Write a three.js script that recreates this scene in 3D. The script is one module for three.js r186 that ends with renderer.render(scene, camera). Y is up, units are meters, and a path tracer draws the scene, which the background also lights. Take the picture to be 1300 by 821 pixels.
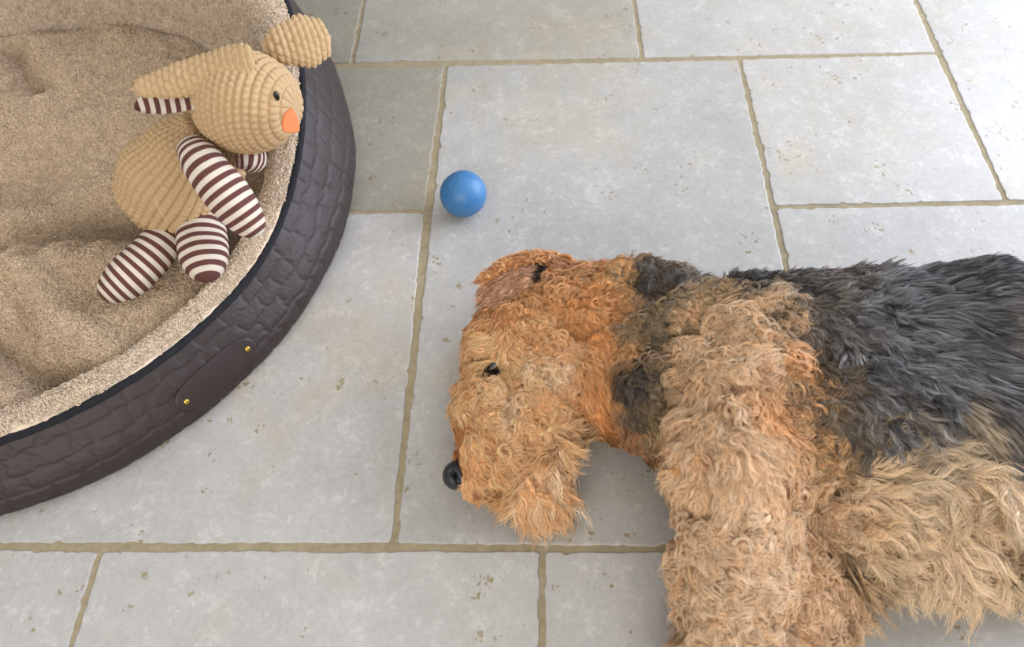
import * as THREE from 'three';
import { RectAreaLightUniformsLib } from 'three/addons/lights/RectAreaLightUniformsLib.js';
import { MarchingCubes } from 'three/addons/objects/MarchingCubes.js';
import { ImprovedNoise } from 'three/addons/math/ImprovedNoise.js';
import { mergeGeometries, mergeVertices } from 'three/addons/utils/BufferGeometryUtils.js';

// ---------------------------------------------------------------- camera, daylight, exposure
const scene = new THREE.Scene();
const FOCAL = 1025.5, CX = 650, CY = 365.5;
const camera = new THREE.PerspectiveCamera(2 * Math.atan(410.5 / FOCAL) * 180 / Math.PI, 1300 / 821, 0.05, 60);
camera.position.set(0.2145, 1.0741, 1.3479);
camera.rotation.set(-0.9435, 0.0811, -0.0748, 'YXZ');
camera.setViewOffset(1300, 821, 0, 45, 1300, 821);
camera.focus = 1.2; camera.userData.fStop = 4;
camera.updateMatrixWorld(true);

const renderer = new THREE.WebGLRenderer();
renderer.toneMapping = THREE.LinearToneMapping;
renderer.toneMappingExposure = 0.66;
renderer.shadowMap.enabled = true;
RectAreaLightUniformsLib.init();
scene.background = new THREE.Color().setRGB(0.80, 0.88, 1.0);

// daylight of the overcast sky, entering by the glazed doors of the right wall and by the window behind the camera
const ROOM = { x0: -3.2, x1: 2.5, z0: -2.6, z1: 3.0, h: 2.5 };
const GLAZED = { z0: -2.1, z1: 1.0, y0: 0.06, y1: 2.2 };       // in the right wall
const FRONT = { x0: -1.6, x1: 1.0, y0: 0.9, y1: 2.15 };        // in the front wall
function daylight(name, w, h, at, towards, power, color) {
  const l = new THREE.RectAreaLight(color, power, w, h);
  l.name = name; l.position.set(...at); l.lookAt(...towards); l.castShadow = true; scene.add(l);
}
daylight('door_daylight', GLAZED.z1 - GLAZED.z0 - 0.1, GLAZED.y1 - GLAZED.y0 - 0.1, [ROOM.x1 - 0.06, 1.13, (GLAZED.z0 + GLAZED.z1) / 2], [0, 1.13, (GLAZED.z0 + GLAZED.z1) / 2], 10.3, 0xe9f0ff);
daylight('window_daylight', FRONT.x1 - FRONT.x0 - 0.1, FRONT.y1 - FRONT.y0 - 0.1, [(FRONT.x0 + FRONT.x1) / 2, 1.52, ROOM.z1 - 0.06], [(FRONT.x0 + FRONT.x1) / 2, 1.52, 0], 7.7, 0xfff8ee);

// ---------------------------------------------------------------- helpers
let seedNow = 7;
const rnd = () => { seedNow = (seedNow * 1664525 + 1013904223) >>> 0; return seedNow / 4294967296; };
const seed = (n) => { seedNow = n >>> 0; for (let k = 0; k < 4; k++) rnd(); };
const gauss = () => (rnd() + rnd() + rnd() + rnd() - 2) * 1.0;
const perlin = new ImprovedNoise();
const noise = (x, y, z) => perlin.noise(x + 37.3, y + 11.7, z + 91.1);
const fbm = (x, y, z, n = 3) => { let s = 0, a = 1; for (let k = 0; k < n; k++) { s += a * noise(x, y, z); a *= 0.5; x *= 2.03; y *= 2.03; z *= 2.03; } return s; };
const clamp = (x, a = 0, b = 1) => Math.min(b, Math.max(a, x));
const smooth = (a, b, x) => { const t = clamp((x - a) / (b - a)); return t * t * (3 - 2 * t); };
const lerp = (a, b, t) => a + (b - a) * t;
const V = (x, y, z) => new THREE.Vector3(x, y, z);
const srgb = (r, g, b) => new THREE.Color().setRGB(r / 255, g / 255, b / 255, THREE.SRGBColorSpace);
function ray(px, py) { return V((px - CX) / FOCAL, -(py - CY) / FOCAL, -1).applyQuaternion(camera.quaternion); }
function P(px, py, h) { const d = ray(px, py); return d.multiplyScalar((h - camera.position.y) / d.y).add(camera.position); }   // the point of height h that the photograph shows there
const names = {};
const numbered = (n) => { names[n] = (names[n] ?? -1) + 1; return names[n] ? n + '_' + String(names[n]).padStart(3, '0') : n; };
function mesh(name, geometry, material, parent = scene) {
  const m = new THREE.Mesh(geometry, material);
  m.name = parent === scene ? numbered(name) : name; m.castShadow = m.receiveShadow = true; parent.add(m);
  return m;
}
function thing(name, label, category, at = [0, 0, 0], group) {
  const o = new THREE.Group(); o.name = numbered(name); o.position.set(...at); scene.add(o);
  o.userData = { label, category }; if (group) o.userData.group = group;
  return o;
}
const structure = (o, label) => { o.userData = { ...o.userData, kind: 'structure', label }; return o; };
function std(color, roughness, more = {}) { return new THREE.MeshStandardMaterial({ color, roughness, ...more }); }
function dataTexture(size, fill, isColor, repeat = 1) {
  const d = new Uint8Array(size * size * 4);
  for (let y = 0; y < size; y++) for (let x = 0; x < size; x++) { const i = (y * size + x) * 4, c = fill(x, y); d[i] = c[0]; d[i + 1] = c[1]; d[i + 2] = c[2]; d[i + 3] = 255; }
  const t = new THREE.DataTexture(d, size, size); t.magFilter = THREE.LinearFilter; t.wrapS = t.wrapT = THREE.RepeatWrapping;
  if (isColor) t.colorSpace = THREE.SRGBColorSpace;
  t.repeat.set(repeat, repeat); t.needsUpdate = true;
  return t;
}
/** Grid surface f(u, v) -> Vector3, u and v in 0..1. */
function grid(f, nu, nv, uvOf) {
  const pos = [], uv = [], idx = [];
  for (let j = 0; j <= nv; j++) for (let i = 0; i <= nu; i++) {
    const p = f(i / nu, j / nv); pos.push(p.x, p.y, p.z);
    const t = uvOf ? uvOf(i / nu, j / nv, p) : [i / nu, j / nv]; uv.push(t[0], t[1]);
  }
  for (let j = 0; j < nv; j++) for (let i = 0; i < nu; i++) { const a = j * (nu + 1) + i, b = a + 1, c = a + nu + 1, d = c + 1; idx.push(a, c, b, b, c, d); }
  const g = new THREE.BufferGeometry();
  g.setAttribute('position', new THREE.Float32BufferAttribute(pos, 3)); g.setAttribute('uv', new THREE.Float32BufferAttribute(uv, 2)); g.setIndex(idx);
  g.computeVertexNormals();
  return g;
}
/** Closed tube through points with a radius function. */
function tube(points, radius, segments = 40, sides = 8) {
  const c = new THREE.CatmullRomCurve3(points), g = new THREE.TubeGeometry(c, segments, 1, sides, false), p = g.attributes.position;
  for (let i = 0; i <= segments; i++) {
    const o = c.getPointAt(i / segments), r = typeof radius === 'number' ? radius : radius(i / segments);
    for (let j = 0; j <= sides; j++) { const k = i * (sides + 1) + j; p.setXYZ(k, o.x + (p.getX(k) - o.x) * r, o.y + (p.getY(k) - o.y) * r, o.z + (p.getZ(k) - o.z) * r); }
  }
  g.computeVertexNormals();
  return g;
}
/** Random points with normals on a geometry, evenly by area; keep(p, n) may refuse some. */
function scatter(geometry, perSquareMetre, keep) {
  const g = geometry.index ? geometry.toNonIndexed() : geometry, p = g.attributes.position, n = g.attributes.normal, out = [];
  const a = V(), b = V(), c = V(), na = V(), nb = V(), nc = V();
  let owed = 0;
  for (let i = 0; i < p.count; i += 3) {
    a.fromBufferAttribute(p, i); b.fromBufferAttribute(p, i + 1); c.fromBufferAttribute(p, i + 2);
    const area = V().subVectors(b, a).cross(V().subVectors(c, a)).length() / 2;
    owed += area * perSquareMetre;
    let k = Math.floor(owed + (rnd() - 0.5) * 0.999 + 0.5); if (k <= 0) continue; owed -= k;
    na.fromBufferAttribute(n, i); nb.fromBufferAttribute(n, i + 1); nc.fromBufferAttribute(n, i + 2);
    for (; k > 0; k--) {
      let u = rnd(), v = rnd(); if (u + v > 1) { u = 1 - u; v = 1 - v; }
      const q = a.clone().multiplyScalar(1 - u - v).addScaledVector(b, u).addScaledVector(c, v);
      const m = na.clone().multiplyScalar(1 - u - v).addScaledVector(nb, u).addScaledVector(nc, v).normalize();
      if (!keep || keep(q, m)) out.push([q, m]);
    }
  }
  return out;
}
function instances(name, geometry, material, list, parent) {   // list of {m: Matrix4, c: Color}
  const o = new THREE.InstancedMesh(geometry, material, list.length);
  list.forEach((e, i) => { o.setMatrixAt(i, e.m); if (e.c) o.setColorAt(i, e.c); });
  o.name = name; o.castShadow = o.receiveShadow = true; o.userData.kind = 'stuff'; parent.add(o);
  return o;
}

// ---------------------------------------------------------------- floor of stone tiles
const STONE_M = 1.5, STONE_N = 2048;
function stoneMaps() {
  seed(11);
  const n = STONE_N, lattice = [];
  const layer = (cells) => { const a = new Float32Array(cells * cells); for (let i = 0; i < a.length; i++) a[i] = rnd(); return { cells, a }; };
  const at = (L, x, y) => {
    const fx = x / n * L.cells, fy = y / n * L.cells, x0 = Math.floor(fx), y0 = Math.floor(fy), c = L.cells;
    let u = fx - x0, v = fy - y0; u = u * u * (3 - 2 * u); v = v * v * (3 - 2 * v);
    const i = (p, q) => L.a[(q % c) * c + p % c];
    return lerp(lerp(i(x0, y0), i(x0 + 1, y0), u), lerp(i(x0, y0 + 1), i(x0 + 1, y0 + 1), u), v);
  };
  for (const c of [6, 13, 29, 61, 127, 251, 509, 1021]) lattice.push(layer(c));
  const tint = [layer(5), layer(17), layer(43)];
  const color = new Uint8Array(n * n * 4), bump = new Uint8Array(n * n * 4), pit = new Float32Array(n * n);
  const blot = (cx, cy, r, depth, sq, turn, field) => {
    const R = Math.ceil(r * 1.9), k1 = rnd() * 6, k2 = rnd() * 6, c = Math.cos(turn), s = Math.sin(turn);
    for (let y = -R; y <= R; y++) for (let x = -R; x <= R; x++) {
      const u = x * c + y * s, v = (-x * s + y * c) / sq, a = Math.atan2(v, u), edge = r * (1 + 0.28 * Math.sin(2 * a + k1) + 0.22 * Math.sin(3 * a + k2) + 0.15 * Math.sin(5 * a + k1 * 2));
      const d = Math.hypot(u, v) - edge; if (d > 1) continue;
      const i = ((cy + y + n * 4) % n) * n + (cx + x + n * 4) % n; field[i] = Math.max(field[i], depth * clamp(0.5 - d * 0.7));
    }
  };
  for (let k = 0; k < 330; k++) {           // clusters of pits, some large, many fine
    const cx = Math.floor(rnd() * n), cy = Math.floor(rnd() * n), m = 2 + Math.floor(rnd() * rnd() * 13), spread = 8 + rnd() * 40;
    for (let j = 0; j < m; j++) blot(cx + Math.round(gauss() * spread), cy + Math.round(gauss() * spread * 0.8), 0.9 + rnd() * rnd() * 5.4, 0.6 + 0.4 * rnd(), 0.45 + 0.5 * rnd(), rnd() * 3, pit);
  }
  for (let k = 0; k < 900; k++) blot(Math.floor(rnd() * n), Math.floor(rnd() * n), 0.6 + rnd() * rnd() * 1.8, 0.3 + 0.6 * rnd(), 0.5 + 0.5 * rnd(), rnd() * 3, pit);
  for (let y = 0; y < n; y++) for (let x = 0; x < n; x++) {
    const i = y * n + x, L = lattice.map((l) => at(l, x, y));
    const coarse = (L[0] - 0.5) * 0.9 + (L[1] - 0.5) * 0.8 + (L[2] - 0.5) * 0.6, mid = (L[3] - 0.5) * 0.7 + (L[4] - 0.5) * 0.6, fine = (L[5] - 0.5) * 0.7 + (L[6] - 0.5) * 0.6 + (L[7] - 0.5) * 0.4;
    const warm = smooth(0.52, 0.85, at(tint[0], x, y) * 0.5 + at(tint[1], x, y) * 0.35 + at(tint[2], x, y) * 0.25 - 0.02);
    const fleck = smooth(0.25, 0.6, mid + fine * 0.8) * 9;
    const e = 184 + coarse * 9 + mid * 8 + fine * 11 + fleck * 0.8;
    let r = e + 1.5 + warm * 1, g = e - 0.5 - warm * 3, b = e - 3.5 - warm * 11;
    const p = pit[i];
    r = lerp(r, 150, p * 0.9); g = lerp(g, 134, p * 0.9); b = lerp(b, 102, p * 0.9);
    color.set([clamp(r, 0, 255), clamp(g, 0, 255), clamp(b, 0, 255), 255], i * 4);
    const h = clamp(150 + coarse * 40 + mid * 24 + fine * 16 - p * 120, 0, 255);
    bump.set([h, h, h, 255], i * 4);
  }
  const t = (d, c) => { const x = new THREE.DataTexture(d, n, n); x.magFilter = THREE.LinearFilter; x.wrapS = x.wrapT = THREE.RepeatWrapping; if (c) x.colorSpace = THREE.SRGBColorSpace; x.repeat.set(1 / STONE_M, 1 / STONE_M); x.needsUpdate = true; return x; };
  return [t(color, true), t(bump, false)];
}
const [stoneColor, stoneBump] = stoneMaps();
const stoneAndShadeTints = [[1, 1, 1], [0.985, 0.98, 0.97], [1.0, 0.995, 0.985], [0.975, 0.97, 0.965], [0.69, 0.655, 0.565], [0.82, 0.795, 0.73], [0.92, 0.915, 0.905], [0.955, 0.95, 0.945]].map((c) => new THREE.MeshPhysicalMaterial({ color: new THREE.Color().setRGB(...c), map: stoneColor, bumpMap: stoneBump, bumpScale: 0.0009, roughness: 0.4, specularIntensity: 0.9 }));  // last four: stained stone plus weaker light on the left, put into the colour
const groutNoise = dataTexture(512, (x, y) => { const v = 128 + 60 * noise(x / 3.1, y / 3.1, 3) + 50 * noise(x / 9, y / 9, 8); return [156 + (v - 128) * 0.24, 143 + (v - 128) * 0.22, 116 + (v - 128) * 0.22]; }, true, 4);
const grout = new THREE.MeshStandardMaterial({ map: groutNoise, roughness: 0.95 });
const floorMesh = mesh('floor', new THREE.BoxGeometry(ROOM.x1 - ROOM.x0 + 0.4, 0.2, ROOM.z1 - ROOM.z0 + 0.4).translate((ROOM.x0 + ROOM.x1) / 2, -0.1016, (ROOM.z0 + ROOM.z1) / 2), grout);
structure(floorMesh, 'pale limestone floor in tiles of mixed size with sandy grout');
const CELL = 0.2, HALF_JOINT = 0.0037;
function tileMesh(corners, k, step) {     // corners of the joint lines, clockwise from above
  const c = V(); corners.forEach((p) => c.addScaledVector(p, 1 / corners.length));
  const ring = [];
  for (let i = 0; i < 4; i++) {
    const a = corners[i], b = corners[(i + 1) % 4];
    const dir = V().subVectors(b, a), len = dir.length(); dir.normalize();
    const inward = V(-dir.z, 0, dir.x); if (inward.dot(V().subVectors(c, a)) < 0) inward.negate();
    const n = Math.max(3, Math.round(len / step));
    for (let j = 0; j < n; j++) {
      const t = j / n, q = a.clone().lerp(b, t);
      const rough = 0.0018 * fbm(q.x * 55 + k * 3.1, i * 7.7, q.z * 55, 3) + 0.0012 * noise(q.x * 9, k, q.z * 9) + Math.max(0, noise(q.x * 75, k + 5.5, q.z * 75) - 0.22) * 0.009;
      const offset = HALF_JOINT + rough;
      const along = t * len < offset + 0.004 ? (offset + 0.004 - t * len) * 0.9 : (1 - t) * len < offset ? -(offset - (1 - t) * len) : 0;
      ring.push(q.addScaledVector(inward, offset).addScaledVector(dir, along));
    }
  }
  const m = ring.length, pos = [], uv = [], idx = [], du = (k * 0.377) % 1.5, dv = (k * 0.719) % 1.5;
  const put = (p, y) => { pos.push(p.x, y, p.z); uv.push(p.x + du, -p.z + dv); };
  const scaled = (p, d) => { const q = V().subVectors(c, p); return p.clone().addScaledVector(q.normalize(), d); };
  put(c, 0); ring.forEach((p) => put(scaled(p, 0.0035), 0)); ring.forEach((p) => put(scaled(p, 0.0012), -0.0003)); ring.forEach((p) => put(p, -0.0011)); ring.forEach((p) => put(p, -0.006));
  for (let i = 0; i < m; i++) {
    const j = (i + 1) % m; idx.push(0, 1 + j, 1 + i);
    for (let r = 0; r < 3; r++) { const a = 1 + r * m; idx.push(a + i, a + j, a + m + i, a + j, a + m + j, a + m + i); }
  }
  const g = new THREE.BufferGeometry();
  g.setAttribute('position', new THREE.Float32BufferAttribute(pos, 3)); g.setAttribute('uv', new THREE.Float32BufferAttribute(uv, 2)); g.setIndex(idx); g.computeVertexNormals();
  return g;
}
{
  seed(5);
  const X0 = -17, X1 = 16, Z0 = -14, Z1 = 16, taken = new Set(), tiles = [];
  const free = (x0, z0, w, d) => { for (let x = x0; x < x0 + w; x++) for (let z = z0; z < z0 + d; z++) if (x >= X1 || z >= Z1 || taken.has(x + ',' + z)) return false; return true; };
  const lay = (x0, z0, w, d) => { for (let x = x0; x < x0 + w; x++) for (let z = z0; z < z0 + d; z++) taken.add(x + ',' + z); tiles.push([x0, z0, w, d]); };
  for (const t of [[0, 0, 3, 5], [3, 0, 2, 2], [3, 2, 4, 3], [5, -3, 3, 5], [-1, -2, 3, 2], [2, -2, 3, 2], [-3, 0, 3, 2], [-3, 2, 3, 3], [-5, 5, 3, 2], [-2, 5, 3, 2], [1, 5, 3, 2], [-4, -2, 3, 2], [4, 5, 3, 3]]) lay(...t);
  const sizes = [[3, 2], [2, 3], [3, 3], [2, 2], [3, 4]];
  for (let z = Z0; z < Z1; z++) for (let x = X0; x < X1; x++) if (free(x, z, 1, 1)) {
    const s = Math.floor(rnd() * sizes.length);
    const fit = [sizes[s], ...sizes, [1, 2], [2, 1], [1, 1]].find(([w, d]) => free(x, z, w, d));
    lay(x, z, ...fit);
  }
  // where the photographed joints stray from the even grid, the tile corners follow them
  const bend = { '0,0': [566, 82], '3,0': [938.5, 74], '5,0': [1190, 67], '-1,0': [447, 80.5], '0,2': [541, 268], '3,2': [982, 262.5], '5,2': [1278, 256], '0,5': [500, 692.5], '2,0': [815, 74.5], '-2,5': [128, 696], '1,5': [688, 696.5] };
  const corner = (x, z) => { const b = bend[x + ',' + z]; return b ? P(b[0], b[1], 0) : V(x * CELL, 0, z * CELL); };
  tiles.forEach(([x, z, w, d], k) => {
    const near = x > -8 && x < 9 && z > -5 && z < 9;
    const pts = [corner(x, z), corner(x + w, z), corner(x + w, z + d), corner(x, z + d)];
    mesh('tile', tileMesh(pts, k + 1, near ? 0.0075 : 0.05), stoneAndShadeTints[{ 0: 6, 4: 5, 6: 4, 7: 7, 11: 4 }[k] ?? (k * 7 + 3) % 4], floorMesh).name = 'tile_' + String(k).padStart(3, '0');
  });
}

// ---------------------------------------------------------------- walls, ceiling, glazed doors, window
const taupe = std(srgb(150, 136, 114), 0.9), plaster = std(srgb(206, 203, 197), 0.9), white = std(srgb(235, 235, 232), 0.45);
const glass = new THREE.MeshPhysicalMaterial({ color: 0xffffff, transmission: 1, roughness: 0, thickness: 0, ior: 1.45 });
const T = 0.2;
function wallWith(name, label, along, at, a0, a1, hole) {   // a wall in panels round an opening, one mesh
  const parts = [], box = (u0, u1, y0, y1) => {
    if (u1 - u0 < 0.001 || y1 - y0 < 0.001) return;
    const g = along === 'x' ? new THREE.BoxGeometry(u1 - u0, y1 - y0, T) : new THREE.BoxGeometry(T, y1 - y0, u1 - u0);
    parts.push(g.translate(along === 'x' ? (u0 + u1) / 2 : at, (y0 + y1) / 2, along === 'x' ? at : (u0 + u1) / 2));
  };
  if (hole) { box(a0, hole[0], 0, ROOM.h); box(hole[1], a1, 0, ROOM.h); box(hole[0], hole[1], 0, hole[2]); box(hole[0], hole[1], hole[3], ROOM.h); } else box(a0, a1, 0, ROOM.h);
  return structure(mesh(name, mergeGeometries(parts), name === 'wall_back' ? taupe : plaster), label);
}
wallWith('wall_back', 'plain taupe wall beyond the dog and the bed', 'x', ROOM.z0 - T / 2, ROOM.x0 - T, ROOM.x1 + T);
wallWith('wall_right', 'off-white plaster wall with the glazed doors', 'z', ROOM.x1 + T / 2, ROOM.z0, ROOM.z1, [GLAZED.z0, GLAZED.z1, GLAZED.y0, GLAZED.y1]);
wallWith('wall_left', 'plain off-white plaster wall beyond the dog bed', 'z', ROOM.x0 - T / 2, ROOM.z0, ROOM.z1);
wallWith('wall_front', 'off-white plaster wall with the wide window', 'x', ROOM.z1 + T / 2, ROOM.x0 - T, ROOM.x1 + T, [FRONT.x0, FRONT.x1, FRONT.y0, FRONT.y1]);
structure(mesh('ceiling', new THREE.BoxGeometry(ROOM.x1 - ROOM.x0 + 0.4, 0.15, ROOM.z1 - ROOM.z0 + 0.4).translate((ROOM.x0 + ROOM.x1) / 2, ROOM.h + 0.075, (ROOM.z0 + ROOM.z1) / 2), white), 'white ceiling over the tiled room');
function glazing(name, label, along, at, a0, a1, y0, y1, panes) {
  const o = new THREE.Group(); o.name = name; scene.add(o); structure(o, label);
  const box = (part, u0, u1, b0, b1, t, m) => mesh(part, (along === 'x' ? new THREE.BoxGeometry(u1 - u0, b1 - b0, t) : new THREE.BoxGeometry(t, b1 - b0, u1 - u0)).translate(along === 'x' ? (u0 + u1) / 2 : at, (b0 + b1) / 2, along === 'x' ? at : (u0 + u1) / 2), m, o);
  const f = 0.06;
  box('rail', a0, a1, y0, y0 + f, 0.07, white); box('rail', a0, a1, y1 - f, y1, 0.07, white);
  for (let k = 0; k <= panes; k++) { const u = lerp(a0 + f / 2, a1 - f / 2, k / panes); box('stile', u - f / 2, u + f / 2, y0 + f, y1 - f, 0.07, white); }
  for (let k = 0; k < panes; k++) { const u = lerp(a0 + f / 2, a1 - f / 2, k / panes) + f / 2, w = (a1 - a0 - f) / panes - f; box('pane', u, u + w, y0 + f, y1 - f, 0.004, glass); }
}
glazing('door_1', 'white framed glazed doors to the bright outside', 'z', ROOM.x1 + 0.1, GLAZED.z0, GLAZED.z1, GLAZED.y0, GLAZED.y1, 3);
glazing('window_1', 'wide white framed window of three panes', 'x', ROOM.z1 + 0.1, FRONT.x0, FRONT.x1, FRONT.y0, FRONT.y1, 3);
// ---------------------------------------------------------------- dog bed
const BED = { x: -0.70, z: 0.38, a: 0.56, b: 0.60 };
const rimHeight = (f) => 0.108 + 0.182 * smooth(-0.25, 1.0, -Math.sin(f - 0.28));       // f from +x towards +z (the front)
const bedAt = (f, s, y) => V(BED.x + BED.a * s * Math.cos(f), y, BED.z + BED.b * s * Math.sin(f));
const RIM = 0.915;
const atBack = (f) => smooth(0.16, 0.26, rimHeight(f)), cushionEdge = (f) => lerp(0.872, 0.735, atBack(f));
const bed = thing('dog_bed', 'large round dog bed with quilted brown outside and beige fleece lining', 'dog bed', [BED.x, 0, BED.z]);
const inBed = (g) => g.translate(-BED.x, 0, -BED.z);
{
  const brown = new THREE.MeshPhysicalMaterial({ color: srgb(48, 37, 36), roughness: 0.55, sheen: 0.16, sheenColor: srgb(150, 140, 150), sheenRoughness: 0.5 });
  // quilting: padded cells of uneven size between stitched lines
  const rowEdges = [0, 0.2, 0.42, 0.62, 0.82, 1.0];
  const cellsRound = 84;
  seed(31);
  const jit = Array.from({ length: 8 }, () => Array.from({ length: cellsRound * 2 }, () => rnd() - 0.5));
  const puff = (u, v) => {
    const uu = u + 0.0016 * noise(u * 300, v * 9, 1), vv = v + 0.05 * noise(u * 120, v * 3, 2);
    let r = 0; while (r < rowEdges.length - 2 && vv > rowEdges[r + 1]) r++;
    const k = cellsRound, t = ((uu * k) % k + k) % k + (r % 2) * 0.45, c = Math.floor(t), shift = (i) => 0.55 * jit[r][((i % k) + k) % k];
    let lo = c + shift(c), hi = c + 1 + shift(c + 1);
    if (t < lo) { hi = lo; lo = c - 1 + shift(c - 1); } else if (t > hi) { lo = hi; hi = c + 2 + shift(c + 2); }
    const a = Math.min(t - lo, hi - t) * 0.038, b = Math.min(vv - rowEdges[r], rowEdges[r + 1] - vv) * 0.17;   // metres to the nearest stitched line
    const d = Math.min(a, b), s = Math.min(1, Math.max(d, 0) / 0.011);
    return 0.0024 * Math.sqrt(1 - (1 - s) * (1 - s)) + 0.0006 * noise(u * 700, v * 25, 5);
  };
  const wallPoint = (u, v, lift = 1) => {
    const f = u * Math.PI * 2, H = rimHeight(f), y = v * H;
    const s = lerp(0.985, RIM, Math.pow(v, 1.35)) + 0.04 * Math.sin(Math.PI * Math.pow(v, 0.75)) * (1 - 0.3 * v);
    const p = bedAt(f, s, y), out = V(Math.cos(f) / BED.a, 0.25 / 0.6, Math.sin(f) / BED.b).normalize();
    return p.addScaledVector(out, lift * puff(u, v) + 0.004 * noise(f * 5, v * 2, 7));
  };
  mesh('quilted_side', inBed(grid((u, v) => wallPoint(-u, v), 1700, 64)), brown, bed).userData.label = 'dark brown quilted fabric side';
  const base = new THREE.Shape(); base.absellipse(0, 0, BED.a * 0.985, BED.b * 0.985, 0, Math.PI * 2);
  mesh('base', new THREE.ExtrudeGeometry(base, { depth: 0.008, bevelEnabled: false, curveSegments: 60 }).rotateX(-Math.PI / 2), brown, bed);
  // navy piping on the rim
  const rimPts = Array.from({ length: 160 }, (_, i) => { const f = i / 160 * Math.PI * 2; return bedAt(f, RIM + 0.002, rimHeight(f) + 0.002).add(V(0, 0.0016 * noise(f * 30, 2, 2), 0)); });
  const pipe = new THREE.TubeGeometry(new THREE.CatmullRomCurve3(rimPts, true), 700, 0.0062, 8, true), pp = pipe.attributes.position;
  for (let i = 0; i < pp.count; i++) { const k = 0.0011; pp.setXYZ(i, pp.getX(i) + k * noise(pp.getX(i) * 190, pp.getY(i) * 190, pp.getZ(i) * 190), pp.getY(i) + k * noise(pp.getX(i) * 150, 9, pp.getZ(i) * 150), pp.getZ(i)); }
  pipe.computeVertexNormals();
  mesh('piping', inBed(pipe), std(srgb(22, 23, 30), 0.9), bed).userData.label = 'navy piping along the rim';
  // fleece lining: over the rim and down the inside
  const fleece = std(srgb(216, 192, 162), 0.95), fleeceRim = std(srgb(226, 208, 186), 0.95);
  const profile = (v, f) => {         // v 0..1 from the piping over the rim to the cushion: [inset in metres, height]
    const H = rimHeight(f), back = atBack(f), w = lerp(0.042, 0.06, back);
    if (v < 0.5) { const a = v / 0.5 * Math.PI; return [w / 2 * (1 - Math.cos(a)), H + lerp(0.017, 0.024, back) * Math.sin(a)]; }
    const t = (v - 0.5) / 0.5; return [w + lerp(0.006, 0.075, back) * t, H - (H - 0.03) * t];
  };
  const liningPoint = (u, v) => {
    const f = u * Math.PI * 2, [inset, y] = profile(v, f), p = bedAt(f, RIM, y), inward = V(-Math.cos(f), 0, -Math.sin(f));
    return p.addScaledVector(inward, inset + 0.0035 * fbm(f * 6, v * 4, 3)).add(V(0, 0.003 * fbm(f * 7, v * 5, 9), 0));
  };
  const lining = inBed(grid(liningPoint, 420, 40));
  mesh('lining', lining, fleeceRim, bed).userData.label = 'cream fleece lining rolled over the rim';
  // seat cushion with folds pressed into it
  const creases = [
    [[[-60, 385], [0, 338], [70, 303], [175, 283]], 0.036, 0.060], [[[-80, 405], [0, 440], [45, 468], [78, 495]], 0.03, 0.064],
    [[[10, 372], [38, 398], [46, 425]], 0.018, 0.030], [[[15, 62], [30, 88], [48, 118]], 0.024, 0.030], [[[110, 305], [75, 335], [60, 352]], 0.013, 0.012],
    [[[140, 298], [122, 318], [112, 332]], 0.012, 0.010], [[[-20, 215], [50, 240], [110, 250]], 0.05, 0.016], [[[60, 200], [130, 180], [160, 205]], 0.04, 0.012],
  ].map(([pts, w, d]) => [new THREE.CatmullRomCurve3(pts.map(([x, y]) => P(x, y, 0.1))).getPoints(14), w, d]);
  const cushionHeight = (x, z) => {
    const r = Math.hypot((x - BED.x) / BED.a, (z - BED.z) / BED.b);
    const edge = cushionEdge(Math.atan2((z - BED.z) / BED.b, (x - BED.x) / BED.a));
    let y = 0.052 + 0.062 * Math.sqrt(Math.max(0, 1 - Math.pow(clamp(r / (edge - 0.007)), 5)));
    for (const [pts, w, d] of creases) {
      let best = 9; for (let i = 0; i < pts.length - 1; i++) {
        const a = pts[i], b = pts[i + 1], ex = b.x - a.x, ez = b.z - a.z, t = clamp(((x - a.x) * ex + (z - a.z) * ez) / (ex * ex + ez * ez));
        best = Math.min(best, Math.hypot(x - a.x - ex * t, z - a.z - ez * t));
      }
      y += -d * Math.exp(-(best / w) * (best / w)) + 0.3 * d * Math.exp(-Math.pow((best - 2.4 * w) / (1.3 * w), 2));
    }
    const line = creases[0][0]; let zc = line[0].z; for (let i = 0; i < line.length - 1; i++) if (x >= line[i].x) zc = lerp(line[i].z, line[i + 1].z, clamp((x - line[i].x) / (line[i + 1].x - line[i].x)));
    y += 0.030 * smooth(0.0, 0.055, z - zc) * (1 - smooth(-0.62, -0.45, x)) * (1 - smooth(0.12, 0.3, z - zc));
    const low = P(60, 215, 0.1); y -= 0.028 * Math.exp(-(Math.pow(x - low.x, 2) + Math.pow(z - low.z, 2)) / 0.035);
    return y + 0.012 * fbm(x * 9, 4, z * 9, 3) + 0.004 * noise(x * 24, 8, z * 24);
  };
  const cushion = inBed(grid((u, v) => {
    const f = -u * Math.PI * 2, s = cushionEdge(f) * Math.pow(v, 0.7), p = bedAt(f, s, 0);
    p.y = Math.max(0.02, cushionHeight(p.x, p.z)); return p;
  }, 360, 170));
  mesh('cushion', cushion, fleece, bed).userData.label = 'rumpled beige fleece cushion';
  // pile of the fleece: short curled tufts
  seed(77);
  const tuftShapes = Array.from({ length: 4 }, () => {
    const parts = [];
    for (let k = 0; k < 3; k++) {
      const a = rnd() * 6.28, ox = gauss() * 0.0014, oz = gauss() * 0.0014, turn = 3.4 + rnd() * 2, R = 0.0011 + rnd() * 0.0006, pts = [];
      for (let j = 0; j < 5; j++) { const t = j / 4, q = a + t * turn; pts.push(V(ox + Math.cos(q) * R - Math.cos(a) * R + t * 0.001 * gauss(), -0.001 + t * 0.0030 + 0.0003 * gauss(), oz + Math.sin(q) * R - Math.sin(a) * R)); }
      parts.push(tube(pts, (t) => 0.00085 * (1 - 0.4 * t), 6, 4));
    }
    return mergeGeometries(parts);
  });
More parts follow.
